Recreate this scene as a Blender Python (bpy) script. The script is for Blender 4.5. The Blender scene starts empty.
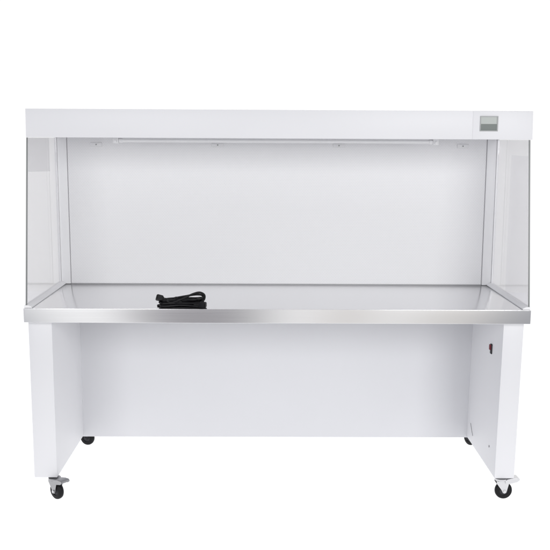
import bpy, bmesh, math, random
from mathutils import Vector, Matrix
random.seed(7)
scene = bpy.context.scene
COL = scene.collection

# ---------------------------------------------------------------- helpers
def finish(name, bm, mat, parent=None, smooth=False):
    me = bpy.data.meshes.new(name)
    bmesh.ops.recalc_face_normals(bm, faces=bm.faces)
    bm.to_mesh(me); bm.free()
    me.materials.append(mat)
    if smooth:
        me.polygons.foreach_set('use_smooth', [True]*len(me.polygons))
        try: me.set_sharp_from_angle(angle=math.radians(40))
        except Exception: pass
    o = bpy.data.objects.new(name, me)
    COL.objects.link(o)
    if parent is not None: o.parent = parent
    return o

def add_box(bm, x0, x1, y0, y1, z0, z1, bev=0.0, seg=2):
    r = bmesh.ops.create_cube(bm, size=1.0)
    vs = r['verts']
    for v in vs:
        v.co = Vector(((x0+x1)/2+v.co.x*(x1-x0), (y0+y1)/2+v.co.y*(y1-y0), (z0+z1)/2+v.co.z*(z1-z0)))
    if bev > 0:
        es = list({e for v in vs for e in v.link_edges})
        bmesh.ops.bevel(bm, geom=es, offset=bev, segments=seg, profile=0.6, affect='EDGES')
    return vs

def box(name, x0, x1, y0, y1, z0, z1, mat, parent, bev=0.0015):
    bm = bmesh.new(); add_box(bm, x0, x1, y0, y1, z0, z1, bev)
    return finish(name, bm, mat, parent, smooth=True)

def add_cyl(bm, a, b, r, n=24, r2=None, bev=0.0):
    a, b = Vector(a), Vector(b)
    d = b-a
    rot = d.to_track_quat('Z', 'Y').to_matrix().to_4x4()
    res = bmesh.ops.create_cone(bm, cap_ends=True, segments=n, radius1=r, radius2=r if r2 is None else r2, depth=d.length,
                                matrix=Matrix.Translation((a+b)/2) @ rot)
    if bev > 0:
        vs = set(res['verts'])
        es = [e for e in bm.edges if e.verts[0] in vs and e.verts[1] in vs and any(len(f.verts) > 4 for f in e.link_faces)]
        bmesh.ops.bevel(bm, geom=es, offset=bev, segments=2, profile=0.5, affect='EDGES')

def add_lathe(bm, prof, M, n=40):
    """closed (r, h) profile turned about the local Z, placed by M"""
    rings = []
    for k in range(n):
        a = 2*math.pi*k/n
        rings.append([bm.verts.new(M @ Vector((r*math.cos(a), r*math.sin(a), h))) for r, h in prof])
    m = len(prof)
    for k in range(n):
        A, B = rings[k], rings[(k+1) % n]
        for i in range(m):
            j = (i+1) % m
            bm.faces.new((A[i], A[j], B[j], B[i]))

def add_prism(bm, poly, M, t):
    """2-D outline in local XY with thickness t along local Z (centred)"""
    lo = [bm.verts.new(M @ Vector((x, y, -t/2))) for x, y in poly]
    hi = [bm.verts.new(M @ Vector((x, y, t/2))) for x, y in poly]
    n = len(poly)
    bm.faces.new(lo[::-1]); bm.faces.new(hi)
    for i in range(n):
        j = (i+1) % n
        bm.faces.new((lo[i], lo[j], hi[j], hi[i]))

def catmull(P, sub=10):
    out = []
    for i in range(len(P)-1):
        p0 = P[max(i-1, 0)]; p1 = P[i]; p2 = P[i+1]; p3 = P[min(i+2, len(P)-1)]
        for s in range(sub):
            t = s/sub
            out.append(0.5*((2*p1)+(p2-p0)*t+(2*p0-5*p1+4*p2-p3)*t*t+(3*p1-p0-3*p2+p3)*t**3))
    out.append(P[-1]); return out

def add_tube(bm, pts, r, n=10):
    rings = []; up = Vector((0, 0, 1)); prev = None
    for i, p in enumerate(pts):
        d = (pts[min(i+1, len(pts)-1)]-pts[max(i-1, 0)]).normalized()
        if prev is None:
            u = d.cross(up)
            if u.length < 1e-3: u = d.cross(Vector((1, 0, 0)))
        else:
            u = prev-d*prev.dot(d)
        u.normalize(); prev = u; w = d.cross(u)
        rings.append([bm.verts.new(p+r*(math.cos(2*math.pi*k/n)*u+math.sin(2*math.pi*k/n)*w)) for k in range(n)])
    for A, B in zip(rings, rings[1:]):
        for k in range(n):
            bm.faces.new((A[k], A[(k+1) % n], B[(k+1) % n], B[k]))
    bm.faces.new(rings[0][::-1]); bm.faces.new(rings[-1])

# ---------------------------------------------------------------- materials
def new_mat(name):
    m = bpy.data.materials.new(name); m.use_nodes = True
    nt = m.node_tree; b = nt.nodes['Principled BSDF']
    return m, nt, b

def paint(name, col, rough=0.42, spec=0.4, grain=0.06, var=0.02):
    m, nt, b = new_mat(name); N = nt.nodes; L = nt.links
    tc = N.new('ShaderNodeTexCoord')
    n1 = N.new('ShaderNodeTexNoise'); n1.inputs['Scale'].default_value = 900; n1.inputs['Detail'].default_value = 2
    n2 = N.new('ShaderNodeTexNoise'); n2.inputs['Scale'].default_value = 3.0; n2.inputs['Detail'].default_value = 4
    L.new(tc.outputs['Object'], n1.inputs['Vector']); L.new(tc.outputs['Object'], n2.inputs['Vector'])
    bp = N.new('ShaderNodeBump'); bp.inputs['Strength'].default_value = grain; bp.inputs['Distance'].default_value = 0.0006
    L.new(n1.outputs['Fac'], bp.inputs['Height']); L.new(bp.outputs['Normal'], b.inputs['Normal'])
    mx = N.new('ShaderNodeMix'); mx.data_type = 'RGBA'
    mx.inputs[6].default_value = (*[c*(1-var) for c in col], 1); mx.inputs[7].default_value = (*[min(1, c*(1+var)) for c in col], 1)
    L.new(n2.outputs['Fac'], mx.inputs[0]); L.new(mx.outputs[2], b.inputs['Base Color'])
    mr = N.new('ShaderNodeMapRange'); mr.inputs['To Min'].default_value = rough-0.05; mr.inputs['To Max'].default_value = rough+0.07
    L.new(n2.outputs['Fac'], mr.inputs['Value']); L.new(mr.outputs['Result'], b.inputs['Roughness'])
    b.inputs['Specular IOR Level'].default_value = spec
    return m

WHITE = paint('white_powder_coat', (0.745, 0.745, 0.765))
TRIM = paint('bright_white_trim', (0.91, 0.91, 0.92), rough=0.35, grain=0.02, var=0.01)
WHITE_PLASTIC = paint('white_plastic', (0.84, 0.84, 0.85), rough=0.3, grain=0.0)
WHITE_SHADED = paint('shaded_powder_coat', (0.655, 0.658, 0.682))  # the white coat darkened, painting in shade on the recessed back panel
BLACK = paint('black_cable_rubber', (0.006, 0.006, 0.0075), rough=0.45, spec=0.28, grain=0.02, var=0.2)
RUBBER = paint('black_wheel_rubber', (0.005, 0.005, 0.006), rough=0.5, spec=0.25, grain=0.1, var=0.25)
DARK = paint('dark_recess', (0.03, 0.03, 0.035), rough=0.6, grain=0)
RED = paint('dark_red_plastic', (0.16, 0.012, 0.022), rough=0.35, grain=0)
LCD_TOP = paint('lcd_pale_grey_green', (0.45, 0.475, 0.455), rough=0.35, spec=0.2, grain=0)
LCD_LOW = paint('lcd_dark_grey_green', (0.17, 0.19, 0.18), rough=0.35, spec=0.2, grain=0)
SCREEN_FRAME = paint('screen_frame_grey', (0.36, 0.37, 0.37), rough=0.4, grain=0)

def metal(name, col, rough, scale=(2, 400, 400), bump=0.02, aniso=0.0):
    m, nt, b = new_mat(name); N = nt.nodes; L = nt.links
    b.inputs['Metallic'].default_value = 1.0; b.inputs['Base Color'].default_value = (*col, 1)
    b.inputs['Anisotropic'].default_value = aniso
    tc = N.new('ShaderNodeTexCoord'); mp = N.new('ShaderNodeMapping'); mp.inputs['Scale'].default_value = scale
    n1 = N.new('ShaderNodeTexNoise'); n1.inputs['Scale'].default_value = 1.0; n1.inputs['Detail'].default_value = 3
    L.new(tc.outputs['Object'], mp.inputs['Vector']); L.new(mp.outputs['Vector'], n1.inputs['Vector'])
    mr = N.new('ShaderNodeMapRange'); mr.inputs['To Min'].default_value = rough*0.8; mr.inputs['To Max'].default_value = rough*1.25
    L.new(n1.outputs['Fac'], mr.inputs['Value']); L.new(mr.outputs['Result'], b.inputs['Roughness'])
    bp = N.new('ShaderNodeBump'); bp.inputs['Strength'].default_value = bump; bp.inputs['Distance'].default_value = 0.0004
    L.new(n1.outputs['Fac'], bp.inputs['Height']); L.new(bp.outputs['Normal'], b.inputs['Normal'])
    return m

STEEL = metal('brushed_stainless_steel', (0.84, 0.84, 0.85), 0.17, bump=0.05)
ZINC = metal('zinc_plated_steel', (0.40, 0.40, 0.41), 0.34, scale=(90, 90, 90), bump=0.1)
ZINC_PALE = metal('pale_zinc_plated_steel', (0.70, 0.70, 0.71), 0.4, scale=(90, 90, 90), bump=0.1)

def glass_mat():
    """clear pane: straight transmission plus Fresnel (Schlick) reflection at each face, so light passes through it"""
    m, nt, b = new_mat('clear_safety_glass'); N = nt.nodes; L = nt.links
    N.remove(b); out = [n for n in N if n.type == 'OUTPUT_MATERIAL'][0]
    g = N.new('ShaderNodeNewGeometry')
    def vm(op, a, c):
        n = N.new('ShaderNodeVectorMath'); n.operation = op; L.new(a, n.inputs[0]); L.new(c, n.inputs[1]); return n
    def mm(op, a, c=None):
        n = N.new('ShaderNodeMath'); n.operation = op
        for i, v in enumerate((a, c)):
            if v is None: continue
            if isinstance(v, (int, float)): n.inputs[i].default_value = v
            else: L.new(v, n.inputs[i])
        return n.outputs[0]
    cosv = mm('ABSOLUTE', vm('DOT_PRODUCT', g.outputs['Normal'], g.outputs['Incoming']).outputs['Value'])
    F = mm('ADD', mm('MULTIPLY', mm('POWER', mm('SUBTRACT', 1.0, cosv), 5.0), 0.96), 0.04)
    t = N.new('ShaderNodeBsdfTransparent'); t.inputs['Color'].default_value = (0.875, 0.872, 0.880, 1)
    gl = N.new('ShaderNodeBsdfGlossy'); gl.inputs['Color'].default_value = (1, 1, 1, 1); gl.inputs['Roughness'].default_value = 0.0
    mx = N.new('ShaderNodeMixShader'); L.new(F, mx.inputs[0]); L.new(t.outputs[0], mx.inputs[1]); L.new(gl.outputs[0], mx.inputs[2])
    L.new(mx.outputs[0], out.inputs['Surface'])
    return m
GLASS = glass_mat()
GLASS_EDGE = paint('glass_ground_edge', (0.17, 0.18, 0.18), rough=0.3, grain=0.1, var=0.35)

def filter_mat():
    """white perforated diffuser sheet: staggered rows of small holes"""
    m, nt, b = new_mat('perforated_white_diffuser'); N = nt.nodes; L = nt.links
    tc = N.new('ShaderNodeTexCoord'); sp = N.new('ShaderNodeSeparateXYZ'); L.new(tc.outputs['Object'], sp.inputs[0])
    def math_(op, a, b_=None):
        n = N.new('ShaderNodeMath'); n.operation = op
        for i, v in enumerate((a, b_)):
            if v is None: continue
            if isinstance(v, (int, float)): n.inputs[i].default_value = v
            else: L.new(v, n.inputs[i])
        return n.outputs[0]
    pitch = 0.0068
    u = math_('MULTIPLY', sp.outputs['X'], 1/pitch); v = math_('MULTIPLY', sp.outputs['Z'], 1/(pitch*0.866))
    row = math_('FLOOR', v)
    odd = math_('MODULO', math_('ABSOLUTE', row), 2.0)
    uu = math_('ADD', u, math_('MULTIPLY', odd, 0.5))
    fu = math_('SUBTRACT', math_('FRACT', uu), 0.5); fv = math_('SUBTRACT', math_('FRACT', v), 0.5)
    d = math_('SQRT', math_('ADD', math_('MULTIPLY', fu, fu), math_('MULTIPLY', math_('MULTIPLY', fv, fv), 0.75)))
    mr = N.new('ShaderNodeMapRange'); mr.interpolation_type = 'SMOOTHSTEP'
    mr.inputs['From Min'].default_value = 0.20; mr.inputs['From Max'].default_value = 0.34
    L.new(d, mr.inputs['Value'])
    mx = N.new('ShaderNodeMix'); mx.data_type = 'RGBA'
    mx.inputs[6].default_value = (0.79, 0.79, 0.805, 1); mx.inputs[7].default_value = (0.895, 0.895, 0.905, 1)
    L.new(mr.outputs[0], mx.inputs[0]); L.new(mx.outputs[2], b.inputs['Base Color'])
    bp = N.new('ShaderNodeBump'); bp.inputs['Strength'].default_value = 0.12; bp.inputs['Distance'].default_value = 0.001
    L.new(mr.outputs[0], bp.inputs['Height']); L.new(bp.outputs['Normal'], b.inputs['Normal'])
    b.inputs['Roughness'].default_value = 0.5
    return m
FILTER = filter_mat()

def tube_mat():
    m, nt, b = new_mat('unlit_opal_tube')
    b.inputs['Base Color'].default_value = (0.86, 0.86, 0.87, 1); b.inputs['Roughness'].default_value = 0.3
    return m
TUBE = tube_mat()

def floor_mat():
    """translucent white floor: an added, unseen lamp glows through it and hides shadows"""
    m, nt, b = new_mat('white_backlit_floor'); N = nt.nodes; L = nt.links
    N.remove(b); out = [n for n in N if n.type == 'OUTPUT_MATERIAL'][0]
    t = N.new('ShaderNodeBsdfTranslucent'); t.inputs['Color'].default_value = (0.92, 0.92, 0.93, 1)
    d = N.new('ShaderNodeBsdfDiffuse'); d.inputs['Color'].default_value = (0.92, 0.92, 0.92, 1)
    mx = N.new('ShaderNodeMixShader'); mx.inputs[0].default_value = 0.15
    L.new(t.outputs[0], mx.inputs[1]); L.new(d.outputs[0], mx.inputs[2]); L.new(mx.outputs[0], out.inputs['Surface'])
    return m

# ---------------------------------------------------------------- floor (made to glow by an added lamp below)
bm = bmesh.new()
vs = [bm.verts.new(p) for p in ((-4, -1.0, 0), (4, -1.0, 0), (4, 4.5, 0), (-4, 4.5, 0))]
bm.faces.new(vs)
floor = finish('floor', bm, floor_mat()); floor['kind'] = 'structure'

# ---------------------------------------------------------------- the bench
bench = bpy.data.objects.new('clean_bench', None); COL.objects.link(bench)
bench['label'] = 'white laminar flow clean bench with glass sides and stainless steel worktop on casters'
bench['category'] = 'workbench'

H = 0.915
ZT, TT = 0.739, 0.0515            # worktop height and apron depth
ZB = ZT-TT
FY = 0.539                        # face of the diffuser
HY, HB, HT = 0.100, 1.3473, 1.4487

# worktop: steel sheet folded down at the front
bm = bmesh.new(); add_box(bm, -H, H, 0, FY+0.004, ZB, ZT, 0.0012, 3)
worktop = finish('worktop', bm, STEEL, bench, smooth=True)

# legs: deep folded sheet boxes
def leg(s, xo, xi, lean):
    bm = bmesh.new()
    x0, x1 = sorted((s*xo, s*xi))
    vs = add_box(bm, x0, x1, 0.037, 0.80, 0.085, ZB-0.002, 0.002)
    for v in bm.verts:
        t = (v.co.z-0.085)/(ZB-0.085)
        v.co.x += lean[0]*(1-t)+lean[1]*t
    return finish('leg', bm, WHITE, bench, smooth=True)
legL = leg(-1, 0.9105, 0.825, (0, 0))
legR = leg(1, 0.8991, 0.825, (-0.004, 0.004))
# fixing bolts under the worktop at the inner front corner of each leg
for lg, x in ((legL, -0.8215), (legR, 0.8215)):
    bm = bmesh.new(); add_cyl(bm, (x, 0.045, ZB-0.0075), (x, 0.045, ZB-0.0005), 0.0045, 12)
    finish('bolt', bm, ZINC, lg, smooth=True)
# back panel between the legs
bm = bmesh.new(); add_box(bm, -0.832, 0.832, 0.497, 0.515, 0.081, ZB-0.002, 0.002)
back_panel = finish('back_panel', bm, WHITE_SHADED, bench, smooth=True)

# plenum housing behind the diffuser
bm = bmesh.new(); add_box(bm, -H, H, FY+0.006, 0.86, ZB, HT, 0.003)
housing = finish('housing', bm, WHITE, bench, smooth=True)

# header (canopy): open-bottomed box in front of the housing
bm = bmesh.new()
xl, xr = -0.9094, 0.9186
y0, y1 = HY, FY+0.005
t = 0.018; zr = HB+0.022
O = [(xl, y0), (xr, y0), (xr, y1), (xl, y1)]; I = [(xl+t, y0+t), (xr-t, y0+t), (xr-t, y1-0.002), (xl+t, y1-0.002)]
ob = [bm.verts.new((x, y, HB)) for x, y in O]; ot = [bm.verts.new((x, y, HT)) for x, y in O]
ib = [bm.verts.new((x, y, HB)) for x, y in I]; it = [bm.verts.new((x, y, zr)) for x, y in I]
bm.faces.new(ot); bm.faces.new(it)
for i in range(4):
    j = (i+1) % 4
    bm.faces.new((ob[i], ob[j], ot[j], ot[i])); bm.faces.new((ib[i], ib[j], it[j], it[i])); bm.faces.new((ob[i], ob[j], ib[j], ib[i]))
bmesh.ops.recalc_face_normals(bm, faces=bm.faces)
bmesh.ops.bevel(bm, geom=[e for e in bm.edges if not (e.verts[0] in it and e.verts[1] in it)], offset=0.0011, segments=2, profile=0.6, affect='EDGES')
for v in bm.verts:
    if v.co.z > 1.40: v.co.x += -0.0022 if v.co.x > 0 else 0.0016
header = finish('header', bm, WHITE, bench, smooth=True)

# control panel plate on the header: a slightly proud cover with a joint on its left
XS = 0.700
bm = bmesh.new(); add_box(bm, XS, xr-0.005, HY-0.0014, HY+0.004, HB+0.0015, HT-0.0015, 0.0006)
cpanel = finish('control_panel', bm, WHITE, header, smooth=True)
sx0, sx1, sz0, sz1 = 0.7255, 0.7905, 1.3765, 1.4305
bm = bmesh.new()   # frame as four bars
yf = HY-0.0014
for a in ((sx0, sx1, sz1-0.003, sz1), (sx0, sx1, sz0, sz0+0.003), (sx0, sx0+0.003, sz0+0.003, sz1-0.003), (sx1-0.004, sx1, sz0+0.003, sz1-0.003)):
    add_box(bm, a[0], a[1], yf-0.003, yf+0.001, a[2], a[3], 0.0004, 1)
screen = finish('screen', bm, SCREEN_FRAME, bench)
zm = sz0+(sz1-sz0)*0.48
box('screen_upper_field', sx0+0.003, sx1-0.004, yf-0.0012, yf+0.001, zm, sz1-0.003, LCD_TOP, screen, 0)
box('screen_lower_field', sx0+0.003, sx1-0.004, yf-0.0016, yf+0.001, sz0+0.003, zm, LCD_LOW, screen, 0)

# side posts of the housing, beside the diffuser
for s in (-1, 1):
    bm = bmesh.new()
    x0, x1 = sorted((s*0.8665, s*0.9045)); add_box(bm, x0, x1, 0.5345, FY+0.0055, ZT+0.0005, zr-0.0005, 0.002)
    x0, x1 = sorted((s*0.9052, s*0.9145)); add_box(bm, x0, x1, 0.529, FY+0.0055, ZT+0.0005, HB-0.0005, 0.002)
    finish('post', bm, TRIM, bench, smooth=True)

# diffuser face
bm = bmesh.new(); add_box(bm, -0.8635, 0.8635, FY, FY+0.0055, ZT+0.003, zr-0.001, 0)
diff = finish('diffuser', bm, FILTER, bench)
for px in (-0.744, -0.245, 0.254, 0.765):     # retaining clips with a screw each
    bm = bmesh.new(); add_box(bm, px-0.024, px+0.024, FY-0.005, FY-0.0002, 1.312, 1.327, 0.002)
    cl = finish('clip', bm, WHITE_PLASTIC, diff, smooth=True)
    bm = bmesh.new(); add_cyl(bm, (px, FY-0.0065, 1.3195), (px, FY-0.0045, 1.3195), 0.003, 12); finish('screw', bm, SCREEN_FRAME, cl)

# lamp under the header: unlit tube in two holders
lx0, lx1, ly, lz = -0.610, 0.595, 0.30, 1.3365
bm = bmesh.new(); add_cyl(bm, (lx0, ly, lz), (lx1, ly, lz), 0.0068, 24)
tube = finish('lamp_tube', bm, TUBE, bench, smooth=True)
bm = bmesh.new(); add_box(bm, lx0-0.02, lx1+0.02, ly-0.012, ly+0.016, HB-0.002, zr-0.0005, 0.002)
finish('lamp_batten', bm, WHITE, bench, smooth=True)
for x, s in ((lx0, -1), (lx1, 1)):
    bm = bmesh.new()
    add_cyl(bm, (x-s*0.014, ly, lz), (x-s*0.001, ly, lz), 0.0088, 20)
    add_box(bm, min(x, x+s*0.022), max(x, x+s*0.022), ly-0.011, ly+0.011, lz-0.0115, HB+0.0005, 0.003)
    add_cyl(bm, (x+s*0.011, ly-0.018, lz-0.004), (x+s*0.011, ly-0.011, lz-0.004), 0.005, 12)
    finish('lamp_holder', bm, WHITE_PLASTIC, bench, smooth=True)

# white channels along the sides of the worktop that hold the glass
for s in (-1, 1):
    bm = bmesh.new()
    M = Matrix.Translation((0, 0, 0))
    prof = [(s*0.9148, ZT+0.0005), (s*0.9148, ZT+0.0105), (s*0.900, ZT+0.0105), (s*0.886, ZT+0.004), (s*0.886, ZT+0.0005)]
    a = [bm.verts.new((x, 0.006, z)) for x, z in prof]; b = [bm.verts.new((x, 0.533 if i > 1 else 0.5275, z)) for i, (x, z) in enumerate(prof)]
    bm.faces.new(a); bm.faces.new(b[::-1])
    for i in range(5): bm.faces.new((a[i], a[(i+1) % 5], b[(i+1) % 5], b[i]))
    bmesh.ops.recalc_face_normals(bm, faces=bm.faces)
    bmesh.ops.bevel(bm, geom=list(bm.edges), offset=0.0012, segments=2, affect='EDGES')
    finish('glass_channel', bm, TRIM, bench, smooth=True)

# glass side panels, front edge leaning back to the header
for s, xg in ((-1, 0.9055), (1, 0.9085)):
    bm = bmesh.new()
    zb, zt = ZT+0.011, HB-0.001
    poly = [(0.010, zb), (0.517, zb), (0.517, zt), (0.104, zt)]
    M = Matrix(((0, 0, 1, s*xg), (1, 0, 0, 0), (0, 1, 0, 0), (0, 0, 0, 1)))
    add_prism(bm, poly, M, 0.005)
    g = finish('glass_panel', bm, GLASS, bench)
    # ground dark front edge
    bm = bmesh.new()
    e = [(0.0055, zb), (0.0095, zb), (0.1035, zt), (0.0995, zt)]
    add_prism(bm, e, M, 0.0052)
    finish('glass_edge', bm, GLASS_EDGE, g)

# grey patch inside each pane, painting in reflections of the surroundings
def reflection_mat(name, c):
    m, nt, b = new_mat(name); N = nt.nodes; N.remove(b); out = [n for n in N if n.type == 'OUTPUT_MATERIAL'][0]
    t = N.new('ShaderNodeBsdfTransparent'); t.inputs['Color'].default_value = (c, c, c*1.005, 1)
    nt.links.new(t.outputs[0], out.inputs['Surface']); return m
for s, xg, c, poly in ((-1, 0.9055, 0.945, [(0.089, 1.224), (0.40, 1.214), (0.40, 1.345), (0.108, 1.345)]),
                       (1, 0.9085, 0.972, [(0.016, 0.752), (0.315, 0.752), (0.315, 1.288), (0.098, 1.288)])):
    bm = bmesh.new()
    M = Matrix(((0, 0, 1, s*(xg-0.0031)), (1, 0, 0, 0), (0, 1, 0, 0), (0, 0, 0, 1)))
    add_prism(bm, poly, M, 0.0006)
    finish('reflection_patch', bm, reflection_mat('painted_reflection', c), [o for o in bench.children if o.name.startswith('glass_panel')][0 if s < 0 else 1])

# rocker switch inside the right leg
def at_leg(y, z): return Vector((0.825, y, z))
bm = bmesh.new(); add_box(bm, 0.8225, 0.8275, 0.172, 0.190, 0.532, 0.570, 0.001); sw = finish('switch', bm, DARK, bench)
sw.name = 'rocker_switch'
bm = bmesh.new(); add_box(bm, 0.8175, 0.8235, 0.174, 0.188, 0.548, 0.568, 0.001); finish('rocker', bm, RED, sw)
# scuffs and a screw on the same panel
bm = bmesh.new(); add_cyl(bm, (0.8215, 0.135, 0.175), (0.8196, 0.135, 0.175), 0.004, 12); finish('screw', bm, ZINC, legR, smooth=True)
bm = bmesh.new(); add_tube(bm, catmull([Vector((0.8212, 0.44, 0.165)), Vector((0.8210, 0.425, 0.15)), Vector((0.8209, 0.395, 0.125))], 5), 0.0012, 6)
finish('scratch', bm, ZINC, legR)

# ---------------------------------------------------------------- casters
def caster(px, py, wx, wy, ang, zin, brake=True, lift=0.0):
    """plate at (px,py) under the leg; wheel centre (wx,wy); ang = rolling direction in the floor plane"""
    R = 0.033; root_z = 0.085
    fm = zin
    u = Vector((math.cos(ang), math.sin(ang), 0)); n = Vector((-u.y, u.x, 0)); W = Vector((wx, wy, R))
    bm = bmesh.new()
    add_box(bm, px-0.026, px+0.026, py-0.026, py+0.026, root_z-0.0035, root_z-0.0004, 0.001)
    c = finish('caster', bm, fm, bench, smooth=True)
    # swivel head
    hx, hy = W.x-u.x*0.012, W.y-u.y*0.012
    bm = bmesh.new()
    Mh = Matrix.Translation((hx, hy, root_z))
    add_lathe(bm, [(0.0001, -0.012), (0.019, -0.012), (0.023, -0.009), (0.023, -0.0036), (0.0001, -0.0036)], Mh, 28)
    finish('swivel', bm, fm, c, smooth=True)
    # fork: two tapered cheeks and a crown
    F = Matrix(((u.x, 0, n.x, W.x), (u.y, 0, n.y, W.y), (0, 1, 0, W.z), (0, 0, 0, 1)))
    top = root_z-0.012-R
    cheek = [(-0.031, top), (0.016, top), (0.017, top-0.006), (0.009, 0.002), (0.006, -0.006), (0.0, -0.0085), (-0.006, -0.006), (-0.012, 0.006), (-0.031, top-0.008)]
    bm = bmesh.new()
    for sgn in (-1, 1):
        add_prism(bm, cheek, F @ Matrix.Translation((0, 0, sgn*0.0145)), 0.0022)
    Mc = F @ Matrix.Translation((-0.0075, top-0.0011, 0))
    add_prism(bm, [(-0.023, 0), (0.023, 0), (0.023, 0.0024), (-0.023, 0.0024)], Mc, 0.0272)
    bmesh.ops.recalc_face_normals(bm, faces=bm.faces)
    bmesh.ops.bevel(bm, geom=list(bm.edges), offset=0.0004, segments=1, affect='EDGES')
    finish('fork', bm, fm, c)
    # wheel: rubber tyre, hub, axle
    A = Matrix(((u.x, 0, n.x, W.x), (u.y, 0, n.y, W.y), (0, 1, 0, W.z), (0, 0, 0, 1)))
    bm = bmesh.new()
    add_lathe(bm, [(0.017, -0.010), (0.0285, -0.010), (0.0315, -0.0075), (0.033, -0.003), (0.033, 0.003), (0.0315, 0.0075), (0.0285, 0.010), (0.017, 0.010)], A, 48)
    wh = finish('wheel', bm, RUBBER, c, smooth=True)
    bm = bmesh.new()
    add_lathe(bm, [(0.0001, -0.0115), (0.007, -0.0115), (0.008, -0.008), (0.0172, -0.0075), (0.0172, 0.0075), (0.008, 0.008), (0.007, 0.0115), (0.0001, 0.0115)], A, 32)
    finish('hub', bm, DARK, wh, smooth=True)
    bm = bmesh.new(); a = W-n*0.0185; b_ = W+n*0.0185
    add_cyl(bm, a, b_, 0.0035, 16); add_cyl(bm, W-n*0.0195, W-n*0.0158, 0.0062, 6); add_cyl(bm, W+n*0.0158, W+n*0.0195, 0.0062, 6)
    finish('axle', bm, ZINC_PALE if brake else DARK, wh, smooth=True)
    if brake:
        # pressed pedal: a cambered plate sloping down over the wheel
        prof = [(-0.006, 0.038), (0.010, 0.0445), (0.030, 0.0485), (0.050, 0.050), (0.0555, 0.047), (0.057, 0.041),
                (0.0550, 0.0405), (0.053, 0.045), (0.049, 0.0475), (0.030, 0.0458), (0.010, 0.0418), (-0.006, 0.0355)]
        F = F @ Matrix.Translation((0, lift, 0))
        bm = bmesh.new()
        add_prism(bm, prof, F, 0.034)
        bmesh.ops.recalc_face_normals(bm, faces=bm.faces)
        bmesh.ops.bevel(bm, geom=list(bm.edges), offset=0.0006, segments=2, affect='EDGES')
        # side skirts of the pedal
        for sgn in (-1, 1):
            add_prism(bm, [(0.0, 0.0415), (0.030, 0.0475), (0.051, 0.048), (0.0555, 0.041), (0.046, 0.034), (0.020, 0.028), (0.002, 0.028)], F @ Matrix.Translation((0, 0, sgn*0.0178)), 0.0016)
        finish('brake_pedal', bm, fm, c, smooth=True)
    return c
caster(-0.866, 0.075, -0.8285, 0.040, math.radians(-40), ZINC, lift=0.005)
caster(0.860, 0.075, 0.8606, 0.052, math.radians(4), ZINC_PALE, lift=0.003)
caster(-0.866, 0.70, -0.8345, 0.62, math.radians(-20), DARK, brake=False)
caster(0.862, 0.70, 0.868, 0.63, math.radians(-60), DARK, brake=False)

# ---------------------------------------------------------------- the power cord
cord_r = 0.0038
xa, xb = -0.430, -0.268
cy = 0.060
P = []
V = Vector
zt = ZT+cord_r+0.0004
rnd = random.Random(3)
def loop(i, z, dy, xl_, xr_, lift_r=0.0, lift_l=0.0):
    """one elongated turn: from left end along the back to the right, round, back along the front"""
    w = 0.017
    P.append(V((xl_, cy+dy, z+lift_l)))
    P.append(V((xl_+0.014, cy+dy+w, z+lift_l*0.5)))
    P.append(V((xl_*0.6+xr_*0.4, cy+dy*0.5+w*0.55, z+rnd.uniform(0, .003))))
    P.append(V((xr_-0.020, cy+dy+w, z+lift_r*0.6)))
    P.append(V((xr_, cy+dy, z+lift_r)))
    P.append(V((xr_-0.016, cy+dy-w, z+lift_r*0.7)))
    P.append(V((xl_*0.5+xr_*0.5, cy+dy*0.5-w*0.55, z+rnd.uniform(0, .003))))
    P.append(V((xl_+0.014, cy+dy-w, z+lift_l*0.5)))
# first end: from the plug at the left
M1 = Matrix.Translation((xa+0.000, cy-0.012, zt+0.027)) @ Matrix.Rotation(math.radians(188), 4, 'Z') @ Matrix.Rotation(math.radians(-16), 4, 'Y') @ Matrix.Rotation(math.radians(25), 4, 'X')
P += [M1 @ V((-0.014, 0, 0)), M1 @ V((-0.032, 0, 0)), V((xa+0.055, cy-0.014, zt+0.016)), V((xa+0.075, cy-0.012, zt+0.012))]
loop(0, zt, -0.014, xa-0.004, xb)
loop(1, zt+0.001, 0.016, xa+0.004, xb-0.010, 0.004)
loop(2, zt+0.0085, -0.008, xa-0.002, xb-0.004, 0.004, 0.002)
loop(3, zt+0.009, 0.014, xa+0.002, xb-0.016, 0.012, 0.003)
loop(4, zt+0.016, 0.002, xa+0.000, xb-0.006, 0.010, 0.002)
loop(5, zt+0.020, -0.004, xa+0.014, xb-0.020, 0.004, 0.0)
# the big raised loop at the right
P += [V((xa+0.045, cy-0.020, zt+0.012)), V((xa+0.085, cy-0.018, zt+0.026)), V((xa+0.118, cy-0.010, zt+0.041)), V((xb-0.018, cy+0.000, zt+0.046)),
      V((xb-0.001, cy+0.004, zt+0.036)), V((xb-0.002, cy-0.008, zt+0.020)), V((xb-0.020, cy-0.022, zt+0.008)), V((xb-0.012, cy-0.030, zt+0.004))]
bm = bmesh.new(); add_tube(bm, catmull(P, 10), cord_r, 10)
# second visible loop of cable beside the raised one
Q = [V((xa+0.050, cy+0.002, zt+0.024)), V((xa+0.092, cy+0.006, zt+0.031)), V((xa+0.125, cy+0.010, zt+0.036)), V((xb-0.012, cy+0.014, zt+0.034)),
     V((xb-0.006, cy+0.018, zt+0.020)), V((xb-0.030, cy+0.022, zt+0.012)), V((xa+0.07, cy+0.014, zt+0.010))]
add_tube(bm, catmull(Q, 10), cord_r, 10)
cord = finish('power_cord', bm, BLACK, None, smooth=True)
cord['label'] = 'coiled black power cord tied in a bundle on the steel worktop'
cord['category'] = 'cable'
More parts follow.
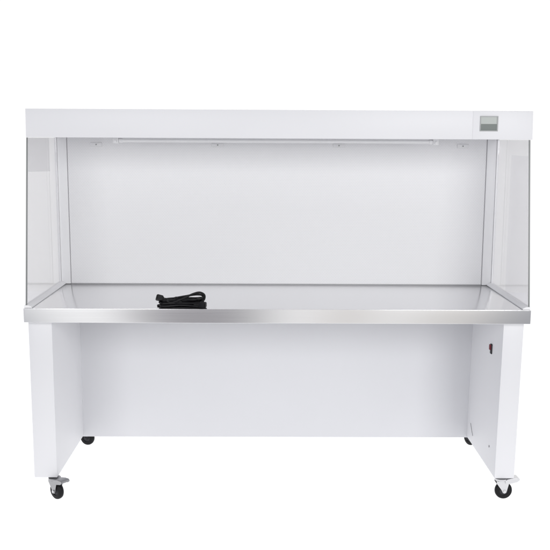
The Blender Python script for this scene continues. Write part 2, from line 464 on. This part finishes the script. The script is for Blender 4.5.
# plug: moulded body with strain relief and flat pins
def plug(M, name, pins):
    bm = bmesh.new()
    add_prism(bm, [(-0.012, -0.010), (-0.006, -0.013), (0.012, -0.0135), (0.014, -0.011), (0.014, 0.011), (0.012, 0.0135), (-0.006, 0.013), (-0.012, 0.010)], M, 0.019)
    bmesh.ops.recalc_face_normals(bm, faces=bm.faces)
    bmesh.ops.bevel(bm, geom=list(bm.edges), offset=0.0022, segments=2, affect='EDGES')
    for k in range(4):
        a = M @ Vector((-0.012-0.005*k, 0, 0)); b = M @ Vector((-0.0155-0.005*k, 0, 0))
        add_cyl(bm, a, b, 0.0068-0.0007*k, 12)
    p = finish(name, bm, BLACK, cord, smooth=True)
    if pins:
        bm = bmesh.new()
        for yy, zz in ((-0.0062, 0.003), (0.0062, 0.003), (0, -0.005)):
            add_cyl(bm, M @ Vector((0.0135, yy, zz)), M @ Vector((0.028, yy, zz)), 0.0018, 8)
        finish('pin', bm, DARK, p)
plug(M1, 'plug', False)
M2 = Matrix.Translation((xb-0.006, cy-0.034, ZT+0.0105)) @ Matrix.Rotation(math.radians(-12), 4, 'Z')
plug(M2, 'connector', False)
# tie wound round the waist of the bundle
bm = bmesh.new()
for k, dx in enumerate((-0.004, 0.0, 0.004)):
    ring = [V((xa+0.060+dx, cy+0.021*math.cos(a), zt+0.0125+0.0162*math.sin(a))) for a in [2*math.pi*i/24 for i in range(25)]]
    add_tube(bm, ring, 0.0018, 6)
finish('tie', bm, BLACK, cord, smooth=True)

# ---------------------------------------------------------------- light
w = bpy.data.worlds.new('World'); scene.world = w; w.use_nodes = True
nt = w.node_tree; N = nt.nodes; L = nt.links
bg = N['Background']
tc = N.new('ShaderNodeTexCoord'); sp = N.new('ShaderNodeSeparateXYZ'); L.new(tc.outputs['Generated'], sp.inputs[0])
def m_(op, a, b=None):
    n = N.new('ShaderNodeMath'); n.operation = op
    for i, v in enumerate((a, b)):
        if v is None: continue
        if isinstance(v, (int, float)): n.inputs[i].default_value = v
        else: L.new(v, n.inputs[i])
    return n.outputs[0]
az = m_('ARCTAN2', sp.outputs['X'], m_('MULTIPLY', sp.outputs['Y'], -1.0))       # 0 = straight behind the camera, + to the right
azn = m_('ADD', m_('MULTIPLY', az, 1/(2*math.pi)), 0.5)
rp = N.new('ShaderNodeValToRGB'); rp.color_ramp.interpolation = 'EASE'
L.new(azn, rp.inputs[0])
def deg(d): return d/360+0.5
stops = [(-105, (1.06, 1.06, 1.06)), (-72, (0.14, 0.16, 0.21)), (-30, (0.22, 0.23, 0.27)), (-19, (1.15, 1.15, 1.15)), (-16, (1.15, 1.15, 1.15)), (-13.4, (0.5, 0.49, 0.51)), (-11, (0.31, 0.30, 0.32)), (-3.6, (0.29, 0.28, 0.30)), (-1.8, (0.5, 0.5, 0.51)),
         (0.8, (1.0, 1.0, 1.0)), (2.8, (1.1, 1.1, 1.1)), (5, (0.88, 0.86, 0.85)), (8, (0.64, 0.60, 0.57)), (11, (0.95, 0.95, 0.95)), (14.3, (0.95, .94, .93)), (16.4, (0.68, 0.66, 0.63)), (18.5, (.8, .77, .74)), (25, (0.34, 0.35, 0.38)), (72, (0.38, 0.385, 0.40)), (105, (1.06, 1.06, 1.06))]
cr = rp.color_ramp
cr.elements[0].position = deg(stops[0][0]); cr.elements[0].color = (*stops[0][1], 1)
cr.elements[1].position = deg(stops[-1][0]); cr.elements[1].color = (*stops[-1][1], 1)
for d, c in stops[1:-1]:
    e = cr.elements.new(deg(d)); e.color = (*c, 1)
el = N.new('ShaderNodeMapRange'); el.interpolation_type = 'SMOOTHSTEP'
el.inputs['From Min'].default_value = 0.35; el.inputs['From Max'].default_value = 0.75; el.inputs['To Min'].default_value = 1.0; el.inputs['To Max'].default_value = 0.9
L.new(sp.outputs['Z'], el.inputs['Value'])
vs_ = N.new('ShaderNodeVectorMath'); vs_.operation = 'SCALE'; L.new(rp.outputs[0], vs_.inputs[0]); L.new(el.outputs[0], vs_.inputs['Scale'])
L.new(vs_.outputs[0], bg.inputs['Color']); bg.inputs['Strength'].default_value = 1.0

def area(name, loc, target, sx, sy, power, col=(1, 1, 1)):
    l = bpy.data.lights.new(name, 'AREA'); l.shape = 'RECTANGLE'; l.size = sx; l.size_y = sy; l.energy = power; l.color = col
    o = bpy.data.objects.new(name, l); COL.objects.link(o); o.location = loc
    o.rotation_euler = (Vector(target)-Vector(loc)).to_track_quat('-Z', 'Y').to_euler()
    return o
area('added_floor_backlight', (0, 1.4, -0.8), (0, 1.4, 0), 10, 8, 150)  # unseen lamp, added to wash the floor white and clear its shadows
area('softbox_right', (1.9, -3.6, 1.85), (0, 0.3, 0.9), 1.3, 1.3, 57)
area('softbox_left', (-1.7, -3.6, 1.85), (0, 0.3, 0.9), 1.3, 1.3, 36)

# ---------------------------------------------------------------- camera
f, pitch, roll, yaw = 858.99, 9.0224, -0.2822, 0.4112
a, t, r = map(math.radians, (yaw, pitch, roll))
Rv = Vector((math.cos(a), -math.sin(a), 0)); Fv = Vector((math.sin(a)*math.cos(t), math.cos(a)*math.cos(t), -math.sin(t)))
Uv = Vector((math.sin(a)*math.sin(t), math.cos(a)*math.sin(t), math.cos(t)))
R2 = Rv*math.cos(r)-Uv*math.sin(r); U2 = Rv*math.sin(r)+Uv*math.cos(r)
cam = bpy.data.cameras.new('camera'); co = bpy.data.objects.new('camera', cam); COL.objects.link(co)
cam.sensor_width = 36; cam.lens = f/550*36; cam.clip_end = 200; cam.clip_start = 0.05
M = Matrix((( R2.x, U2.x, -Fv.x, -0.0325), (R2.y, U2.y, -Fv.y, -3.0375), (R2.z, U2.z, -Fv.z, 1.3468), (0, 0, 0, 1)))
co.matrix_world = M
scene.camera = co
scene.view_settings.view_transform = 'Standard'; scene.view_settings.look = 'None'
scene.view_settings.exposure = 0; scene.view_settings.gamma = 1
scene.cycles.max_bounces = 16; scene.cycles.diffuse_bounces = 6; scene.cycles.glossy_bounces = 6; scene.cycles.transmission_bounces = 12
